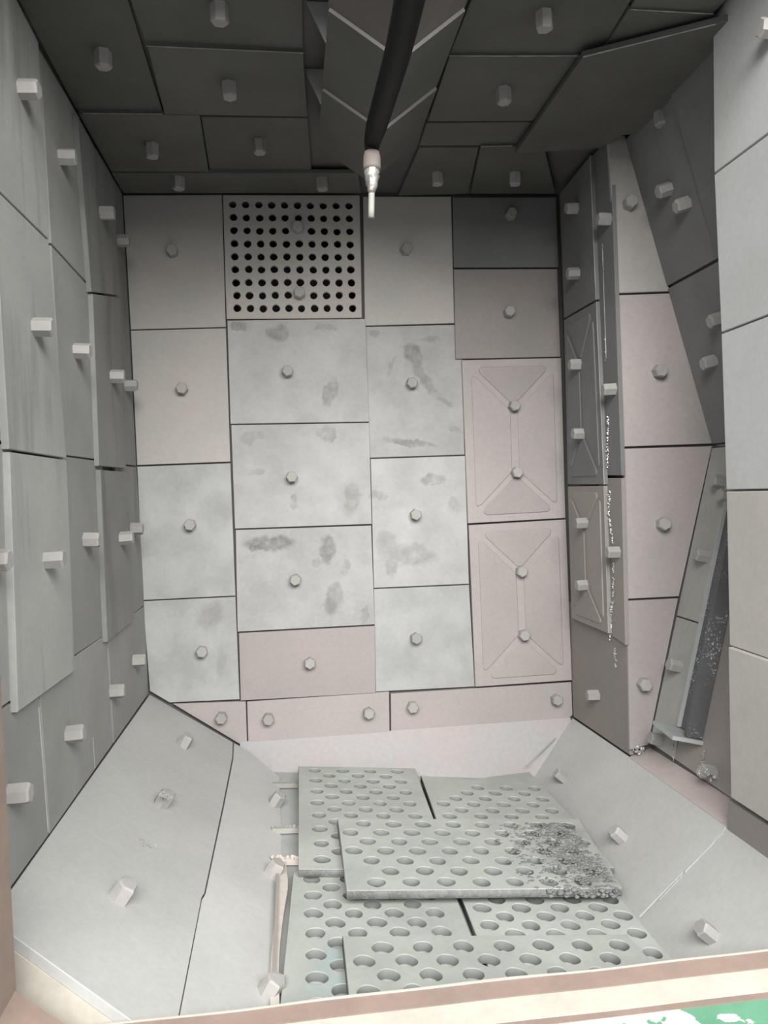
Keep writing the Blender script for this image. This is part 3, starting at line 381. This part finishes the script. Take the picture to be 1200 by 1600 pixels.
# pinkish ledge between the right slope and the recess
ra, rb = V(DATA['P']['ra']), V(DATA['P']['rb'])
bm = bmesh.new()
zl = lambda y: on(SR, XR, y).z
yy0, yy1 = 1.61, YA + .013
vsx = [(XR - .002, yy0, zl(yy0)), (1.03, yy0, zl(yy0) + .03), (1.03, yy1, zl(yy1) + .03), (XR - .002, yy1, zl(yy1))]
prism(bm, [V(q) for q in vsx], Vector((-.3, 0, 1)).normalized(), -.012, 0)
ledge = struct('baseboard_recess', bm, M['ledge'], 'narrow pinkish ledge along the foot of the recess', 'ledge')
PARENT = {'back': wall_back, 'left': wall_left, 'ceiling': ceiling, 'right': wall_right, 'recess': wall_recess, 'upper': wall_upper, 'lower': wall_lower,
          'slope_left': slope_left, 'slope_right': slope_right}
# ---------------- panels ----------------
def bil(q, u, v): return q[0].lerp(q[1], u).lerp(q[3].lerp(q[2], u), v)
PADS = [[(.19, .045), (.81, .045), (.84, .06), (.83, .085), (.53, .27), (.47, .27), (.17, .085), (.16, .06)], [(.19, .955), (.81, .955), (.84, .94), (.83, .915), (.53, .735), (.47, .735), (.17, .915), (.16, .94)],
        [(.10, .10), (.14, .11), (.455, .31), (.465, .34), (.465, .67), (.455, .70), (.14, .89), (.10, .90), (.085, .885), (.085, .115)]]
PADS.append([(1 - u, v) for u, v in PADS[2]])
for pd in DATA['panels']:
    par = wall_near if pd['name'] == 'near' else PARENT[pd['w']]
    n = V(pd['n']); pts = [V(p) for p in pd['p']]; c = sum(pts, Vector()) / len(pts)
    loc_pts = inset_poly([p - c for p in pts], n, .0003)
    bm = bmesh.new(); fb = prism(bm, loc_pts, n, -pd['t'], 0)
    bevel_top(bm, fb, .0012)
    o = from_bm('panel', bm, M[pd['m']], par, c)
    if pd['pads']:
        o['label'] = 'panel stamped with raised corner-to-corner rib pattern'
        for P_ in PADS:
            bm = bmesh.new(); fb = prism(bm, [bil(pts, u, v) - c for u, v in P_], n, -.001, .0032); bevel_top(bm, fb, .0022)
            from_bm('raised_pad', bm, M[pd['m']], o)
    if pd['m'] == 'dark': o['label'] = 'dark green-grey panel in the upper right corner'
    for b in pd['b']:
        k = 'short' if pd['w'] in ('back', 'recess') else ('worn' if pd['w'] in ('slope_left',) else 'long')
        bolt(V(b), n, o, k)
# perforated vent panel
vh = [V(p) for p in DATA['vent']['h']]; nb = Vector((0, -1, 0)); hs = []
for j in range(9):
    for i in range(10):
        if i == 5 and j in (2, 7): continue
        hs.append(bil(vh, i / 9, j / 8) + Vector((random.uniform(-.001, .001), 0, random.uniform(-.001, .001))))
vc = sum(vp, Vector()) / 4
vo = holed_plate('perforated_panel', vp, hs, nb, .0122, .014, M['warm'], wall_back, nseg=12, loc=vc)
vo['label'] = 'square panel drilled with ten by nine rows of round holes'
for b in DATA['vent']['b']: bolt(V(b), nb, vo, 'short')
# welds / sealant beads as small lumps
def lumps(name, path, m, parent, n_per=120, spread=.002, size=.0025, **k):
    bm = bmesh.new(); pts = [V(p) for p in path]
    L = sum((b - a).length for a, b in zip(pts, pts[1:])); cnt = max(6, int(L * n_per))
    for i in range(cnt):
        s = random.random() * L
        for a, b in zip(pts, pts[1:]):
            l = (b - a).length
            if s <= l: q = a.lerp(b, s / l); break
            s -= l
        q = q + Vector([random.gauss(0, spread) for _ in range(3)])
        mm = Matrix.Translation(q) @ Matrix.Diagonal(Vector([size * random.uniform(.5, 1.6) for _ in range(3)] + [1]))
        bmesh.ops.create_icosphere(bm, subdivisions=1, radius=1, matrix=mm)
    o = from_bm(name, bm, m, parent); o['kind'] = 'stuff'; return o
for q in DATA['bead']: lumps('sealant_bead', q, M['bead'], wall_right, 420, .0016, .0022)
def weld(name, a, b, parent, r=.0022, m='bead'):
    a, b = V(a), V(b); bm = bmesh.new(); d = b - a; n = 14; u = d.orthogonal().normalized(); w_ = d.cross(u).normalized(); prev = None
    for i in range(n + 1):
        c = a + d * i / n; rr = r * random.uniform(.6, 1.3)
        ring = [bm.verts.new(c + (u * math.cos(t) + w_ * math.sin(t)) * rr) for t in (0, 1.26, 2.51, 3.77, 5.03)]
        if prev:
            for k in range(5): bm.faces.new((prev[k], prev[(k + 1) % 5], ring[(k + 1) % 5], ring[k]))
        prev = ring
    return from_bm(name, bm, M[m], parent)
for wl in DATA['edges']: weld('worn_edge', wl['a'], wl['b'], PARENT[wl['w']], .0013, 'tip')  # pale strips: worn edges with the light they catch painted in
for wl in DATA['spatter']:
    lumps('weld_spatter', [Vector(wl['a']), Vector(wl['b'])], M['bead'], PARENT[wl['w']], wl['n'], wl['s'], wl['z'])
for wl in DATA['welds']: weld('weld', wl['a'], wl['b'], PARENT[wl['w']] if wl['w'] in PARENT else apron, wl.get('r', .0022), 'pales')

# ---------------- steel channel in the recess ----------------
d = (p3 - p2).normalized(); nL = Vector((d.z, 0, -d.x)); nL = nL if nL.x < 0 else -nL
CH = DATA['chan']
ch = empty('steel_channel', V(CH['foot'])); tag(ch, 'dark rust-speckled steel channel with a pale foot plate, leaning in the right recess', 'steel channel')
c0 = V(CH['foot'])
def along(s, y, o): # s metres up the lower wall from the foot, y depth, o stand-off
    return Vector((c0.x, 0, c0.z)) - d * s + nL * o + Vector((0, y, 0)) - c0
def slab(name, s0, s1, y0, y1, o0, o1, m, parent):
    bm = bmesh.new(); prism(bm, [along(s0, y0, 0), along(s1, y0, 0), along(s1, y1, 0), along(s0, y1, 0)], nL, o0, o1)
    return from_bm(name, bm, M[m], parent)
yb0, yb1 = CH['y0'], CH['y1']
slab('web', 0, .80, yb0, yb1, .001, .006, 'chan', ch)
slab('flange', 0, .80, yb1 - .005, yb1, .006, .016, 'pales', ch)
slab('flange', 0, .80, yb0 - .012, yb0, .001, .045, 'chan', ch)
bm = bmesh.new(); prism(bm, [along(-.004, yb0 - .02, -.0), along(-.004, yb1 + .035, .0), along(-.004, yb1 + .035, .065), along(-.004, yb0 - .02, .085)], d, 0, .010)
from_bm('foot_plate', bm, M['pales'], ch)
o = lumps('rust_flakes', [c0 - d * .18 + nL * .008 + Vector((0, .06, 0)), c0 - d * .55 + nL * .008 + Vector((0, .03, 0))], M['bead'], None, 420, .016, .0022)
o.parent = ch; o.location = -c0

# ---------------- grates ----------------
def grate(loc_h, outline, u0, v0, du, dv, r, label, m='grate', th=.02, skip=0, seed=1):
    random.seed(seed)
    pts = [Vector((x, y, fz(x, y, loc_h))) for x, y in outline]
    c = sum(pts, Vector()) / len(pts); c0_ = c - fn * th
    xs = [p[0] for p in outline]; ys = [p[1] for p in outline]; hs = []
    def inside(x, y, mg):
        N = len(outline); area2 = sum(outline[i][0] * outline[(i + 1) % N][1] - outline[(i + 1) % N][0] * outline[i][1] for i in range(N)); s = 1 if area2 > 0 else -1
        for i in range(N):
            ax, ay = outline[i]; bx, by = outline[(i + 1) % N]; l = math.hypot(bx - ax, by - ay)
            if s * ((bx - ax) * (y - ay) - (by - ay) * (x - ax)) / l < mg: return False
        return True
    for j in range(-2, 60):
        y = v0 - j * dv
        for i in range(-3, 40):
            x = u0 + i * du + (du / 2 if j % 2 else 0) + random.uniform(-.0015, .0015); yq = y + random.uniform(-.0015, .0015)
            if inside(x, yq, r + .006): hs.append(Vector((x, yq, fz(x, yq, loc_h))))
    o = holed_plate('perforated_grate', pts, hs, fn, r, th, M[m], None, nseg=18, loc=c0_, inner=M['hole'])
    tag(o, label, 'grate', 'loose perforated steel grates on the chamber floor'); return o
g1 = grate(.04, [(-.012, 2.505), (.366, 2.505), (.345, 1.812), (-.017, 1.811)], .040, 2.470, .088, .0436, .0195, 'back left perforated grate, its front left corner beside the bracket stubs', seed=2)
g2 = grate(.04, [(.374, 2.44), (.54, 2.405), (.60, 2.44), (.745, 2.49), (.757, 2.1), (.752, 1.822), (.352, 1.822)], .402, 2.385, .089, .0436, .0195, 'back right perforated grate with an uneven back edge', seed=3)
g3 = grate(.061, [(.087, 2.046), (.754, 2.062), (.711, 1.68), (.087, 1.67)], .114, 1.966, .079, .0515, .0202, 'wide perforated grate lying on top in the middle, grit heaped on its right end', m='grate_gritty', seed=4)
g4 = grate(.0195, [(-.031, 1.839), (.337, 1.839), (.330, 1.19), (-.062, 1.19)], .012, 1.805, .087, .0375, .0202, 'front left perforated grate with a bluish patch, left of the dark gap', m='grate_tinted', seed=5)
g5 = grate(.0195, [(.347, 1.80), (.722, 1.80), (.722, 1.19), (.340, 1.19)], .382, 1.675, .089, .0355, .0202, 'front right perforated grate, right of the dark gap', seed=6)
g6 = grate(.0400, [(.066, 1.531), (.655, 1.529), (.675, 1.19), (.065, 1.19)], .142, 1.492, .080, .0455, .0202, 'nearest perforated grate lying on the front pair, just behind the door sill', seed=7)
# grit heap on the right end of the top grate
random.seed(11)
bm = bmesh.new()
for k in range(1100):
    u = random.random() ** .55; x = .47 + .235 * u + random.gauss(0, .01); v = random.random(); y = 1.70 + .33 * v
    if x > .70 + (y - 1.68) * .11: continue
    if random.random() > .25 + .75 * (x - .45) / .26: continue
    s = random.uniform(.002, .0055)
    q = Vector((x, y, fz(x, y, .061)))
    bmesh.ops.create_icosphere(bm, subdivisions=1, radius=1, matrix=Matrix.Translation(q) @ Matrix.Diagonal(Vector((s * 1.3, s * 1.1, s * .55, 1))))
for k in range(220):  # crust along the front right edge
    x = .50 + .208 * random.random() ** .7; y = 1.679 + random.gauss(0, .006) + .004; s = random.uniform(.003, .007)
    q = Vector((x, y, fz(x, y, .056 + random.uniform(-.012, .004))))
    bmesh.ops.create_icosphere(bm, subdivisions=1, radius=1, matrix=Matrix.Translation(q) @ Matrix.Diagonal(Vector((s * 1.3, s, s * .8, 1))))
grit = from_bm('grit_heap', bm, M['grit'], smooth=True); tag(grit, 'dark grey blasting grit caked on the right end of the top grate', 'grit', kind='stuff')

# ---------------- support bars, strips ----------------
def bar_mesh(bm, a, b, wdt, h, up=fn):
    dd = (b - a).normalized(); s = up.cross(dd).normalized() * wdt / 2
    prism(bm, [a - s, b - s, b + s, a + s], up, -h, 0)
random.seed(5)
BL = ['support bar end nearest the back wall, left of the back grate', 'middle support bar end with bright serrated top, left of the back grate', 'front support bar end at the back grate corner, crusted pink']
for i, (a, b) in enumerate(DATA['bars']):
    a, b = V(a), V(b); x1 = .74; e = Vector((x1, b.y, fz(x1, b.y, .018)))
    c = Vector((b.x, b.y, fz(b.x, b.y)))
    bm = bmesh.new(); bar_mesh(bm, a - c, b - c, .016, .014); bar_mesh(bm, b - c, e - c, .016, .016)
    if i:
        for k in range(16):
            q = a.lerp(b, random.random()) - c + fn * .002
            bmesh.ops.create_icosphere(bm, subdivisions=1, radius=.0045 if i == 2 else .003, matrix=Matrix.Translation(q + Vector((0, random.uniform(-.006, .006), 0))))
    o = from_bm('support_bar', bm, M['rod' if i == 2 else 'tip'], None, c); tag(o, BL[i], 'bar', 'bars carrying the back grates')
a, b = [V(q) for q in DATA['flat']]
c = a.copy(); bm = bmesh.new(); prev = None
N = 12
for i in range(N + 1):
    t = i / N; q = a.lerp(b, t) + Vector((.004 * math.sin(t * 7), 0, 0)); hw = .008 + .004 * math.exp(-((t - .22) / .1) ** 2)
    cur = [bm.verts.new(q - c + Vector((sx * hw, 0, sz))) for sx, sz in ((-1, -.008), (1, -.008), (1, .004), (-1, .004))]
    if prev:
        for k in range(4): bm.faces.new((prev[k], prev[(k + 1) % 4], cur[(k + 1) % 4], cur[k]))
    else: bm.faces.new(cur)
    prev = cur
bm.faces.new(prev[::-1])
o = from_bm('flat_strip', bm, M['rod'], None, c); tag(o, 'long thin pale pinkish strip lying along the left edge of the front grates', 'metal strip')
a, b = [V(q) for q in DATA['rod']]; bm = bmesh.new(); c = a.copy(); bar_mesh(bm, a - c + Vector((-.006, 0, .004)), b - c + Vector((-.006, 0, .004)), .006, .006)
o = from_bm('thin_rod', bm, M['brown'], None, c); tag(o, 'thin brown rod close beside the pale strip on the left slope foot', 'rod')

# ---------------- ceiling beam of folded plates ----------------
e0, e1, e2 = [V(p) for p in DATA['beam']]
bx = empty('ceiling_beam', (e1.x, 1.5, ZC)); tag(bx, 'V-shaped beam of folded overlapping steel plates running along the ceiling', 'beam')
def vplate(ya, yb_, drop0, drop1):
    bm = bmesh.new(); t = .008; rings = []
    for y, dr in ((ya, drop0), (yb_, drop1)):
        O = Vector((0, 0, -dr)); base = [Vector((p.x, 0, p.z)) for p in (e0, e1, e2)]
        outer = [p + O for p in base]
        inner = [base[0] + O + Vector((.004, 0, t)), base[1] + O + Vector((0, 0, t * 1.3)), base[2] + O + Vector((-.004, 0, t))]
        rings.append([bm.verts.new(Vector((p.x, y, p.z)) - bx.location) for p in outer + inner[::-1]])
    a, b = rings
    for k in range(6): bm.faces.new((a[k], a[(k + 1) % 6], b[(k + 1) % 6], b[k]))
    for r_ in (a, b): bm.faces.new((r_[0], r_[1], r_[4], r_[5])); bm.faces.new((r_[1], r_[2], r_[3], r_[4]))
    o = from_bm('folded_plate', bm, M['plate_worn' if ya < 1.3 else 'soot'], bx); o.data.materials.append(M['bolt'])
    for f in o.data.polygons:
        if f.center.y + bx.location.y < ya + .001: f.material_index = 1  # front face paler: worn metal plus painted edge light
    return o
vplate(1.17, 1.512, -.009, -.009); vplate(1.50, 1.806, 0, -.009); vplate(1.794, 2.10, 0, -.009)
bm = bmesh.new(); box(bm, e0.x + .02 - bx.location.x, e2.x - .01 - bx.location.x, 1.17 - 1.5, 2.09 - 1.5, e0.z + .012 - ZC, .012)
from_bm('core', bm, M['base'], bx)
for y in (1.60, 1.85, 1.36):
    bm = bmesh.new(); prism(bm, [Vector((q[0], y, q[1])) - bx.location for q in ((e0.x - .035, ZC + .01), (e0.x + .018, ZC + .01), (e0.x + .018, e0.z + .012), (e0.x - .002, e0.z))], Vector((0, 1, 0)), 0, .006)
    from_bm('web_fin', bm, M['grey'], bx)

# ---------------- hose with nozzle ----------------
hp = [V(p) for p in DATA['hose']]; nz = [V(p) for p in DATA['nozzle']]
hr = empty('blast_hose', hp[-1]); tag(hr, 'black rubber blast hose hanging from above with a taped pale nozzle', 'hose')
def catmull(P_, n=8):
    out = []
    Q = [P_[0] * 2 - P_[1]] + P_ + [P_[-1] * 2 - P_[-2]]
    for i in range(1, len(Q) - 2):
        for k in range(n):
            t = k / n; out.append(.5 * ((2 * Q[i]) + (Q[i + 1] - Q[i - 1]) * t + (2 * Q[i - 1] - 5 * Q[i] + 4 * Q[i + 1] - Q[i + 2]) * t * t + (3 * Q[i] - Q[i - 1] - 3 * Q[i + 1] + Q[i + 2]) * t ** 3))
    return out + [P_[-1]]
def tube(name, path, rad, m, parent, seg=20, rough=0.0):
    bm = bmesh.new(); prev = None; u = None; N = len(path)
    for i, p in enumerate(path):
        dd = (path[min(i + 1, N - 1)] - path[max(i - 1, 0)]).normalized()
        u = (u - dd * u.dot(dd)).normalized() if u else dd.orthogonal().normalized()
        w_ = dd.cross(u); r_ = rad(i / (N - 1)) if callable(rad) else rad
        ring = [bm.verts.new(p + (u * math.cos(2 * math.pi * k / seg) + w_ * math.sin(2 * math.pi * k / seg)) * r_ * (1 + random.uniform(-rough, rough)) - parent.location) for k in range(seg)]
        if prev:
            for k in range(seg): bm.faces.new((prev[k], prev[(k + 1) % seg], ring[(k + 1) % seg], ring[k]))
        else: bm.faces.new(ring[::-1])
        prev = ring
    bm.faces.new(prev); return from_bm(name, bm, M[m], parent, smooth=True)
tube('rubber_hose', catmull(hp + [nz[0] - Vector((0, 0, .006))]), lambda t: .0205 if t < .7 else .0205 - .008 * (t - .7) / .3, 'rubber', hr)
ln = lambda a, b, n: [a.lerp(b, i / n) for i in range(n + 1)]
tube('collar', ln(nz[0], nz[1] - Vector((0, 0, .004)), 6), lambda t: .0150 + .0025 * math.sin(min(t * 2, 1) * 1.57), 'collar', hr)
tube('tape_wrap', ln(nz[1], nz[2], 9), lambda t: .0165 - .0095 * t ** 1.3, 'silver', hr, 14, .2)
tube('nozzle_tip', ln(nz[2] + Vector((0, 0, .01)), nz[3], 4), .0062, 'tip', hr, 16)

# ---------------- door frame and sill ----------------
S = DATA['sill']; z, ys = S['z'], S['y']; x0, x1 = -.55, XR + .2
def strip(name, m, ya, yb_, zt, zb, parent, wav=0.0, sl=0.0):
    bm = bmesh.new(); N = 60; prev = None
    for i in range(N + 1):
        x = x0 + (x1 - x0) * i / N; q = wav * (math.sin(x * 9) + .6 * math.sin(x * 23 + 1)) if wav else 0
        cur = [bm.verts.new((x, yy, zz)) for yy, zz in ((ya + q, zt), (yb_ + q * .5, zt - sl), (yb_ + q * .5, zb), (ya + q, zb))]
        if prev:
            for k in range(4): bm.faces.new((prev[k], prev[(k + 1) % 4], cur[(k + 1) % 4], cur[k]))
        else: bm.faces.new(cur)
        prev = cur
    bm.faces.new(prev[::-1]); return from_bm(name, bm, M[m], parent)
sill = strip('trim_1', 'cream', ys[1], ys[2], z - .003, z - .10, None, .001); tag(sill, 'cream-coated door sill across the bottom of the picture', 'door sill', kind='structure')
strip('seal_lip', 'frame', ys[0], ys[1] + .001, z + .0, z - .10, sill, .0022, .002)
strip('bright_edge', 'cream', ys[0] + .0025, ys[0], z + .002, z - .10, sill, .0022)
strip('brown_band', 'frame', ys[2] - .0005, ys[3], z - .004, z - .10, sill, .001)
strip('painted_flange', 'green', ys[3] - .0005, ys[4], z - .005, z - .10, sill)
px = DATA['post']
bm = bmesh.new(); box(bm, px - .16, px, 1.06, 1.158, z - .2, ZC + .2)
post = struct('trim_2', bm, M['frame'], 'pinkish brown door frame post at the left picture edge', 'door frame')
bm = bmesh.new(); prism(bm, [Vector((px - .02, 1.06, z + .075)), Vector((px + .0005, 1.06, z + .062)), Vector((px + .075, 1.06, z - .003)), Vector((px - .02, 1.06, z - .003))], Vector((0, 1, 0)), 0, .094)
from_bm('gusset', bm, M['frame'], post)
bm = bmesh.new(); box(bm, -1.0, 1.4, 1.06, 1.158, 1.995, 2.4)  # header added out of view, height set for shade on the back wall
struct('trim_3', bm, M['frame'], 'door frame header above the opening, out of the picture', 'door frame')
bm = bmesh.new(); box(bm, -4, 5, -4, 1.05, -.62, -.6)  # ground plane added out of view, keeps low light off the ceiling
struct('floor', bm, M['base'], 'workshop floor outside the door, out of the picture', 'floor')
bm = bmesh.new(); box(bm, XR + .03, XR + .20, 1.06, 1.158, z - .2, ZC + .2)
struct('trim_5', bm, M['frame'], 'right door frame post, out of the picture', 'door frame')
# cream skirt under the front end of the left slope
q0, q1 = on(SL, XL, 1.345), on(SL, -.02, 1.345)
bm = bmesh.new(); prism(bm, [V(DATA['skirt'][0]), V(DATA['skirt'][1]), V(DATA['skirt'][2]), V(DATA['skirt'][3])], Vector((0, 1, 0)), 0, .01)
struct('trim_4', bm, M['cream'], 'cream panel under the front edge of the left slope', 'trim')
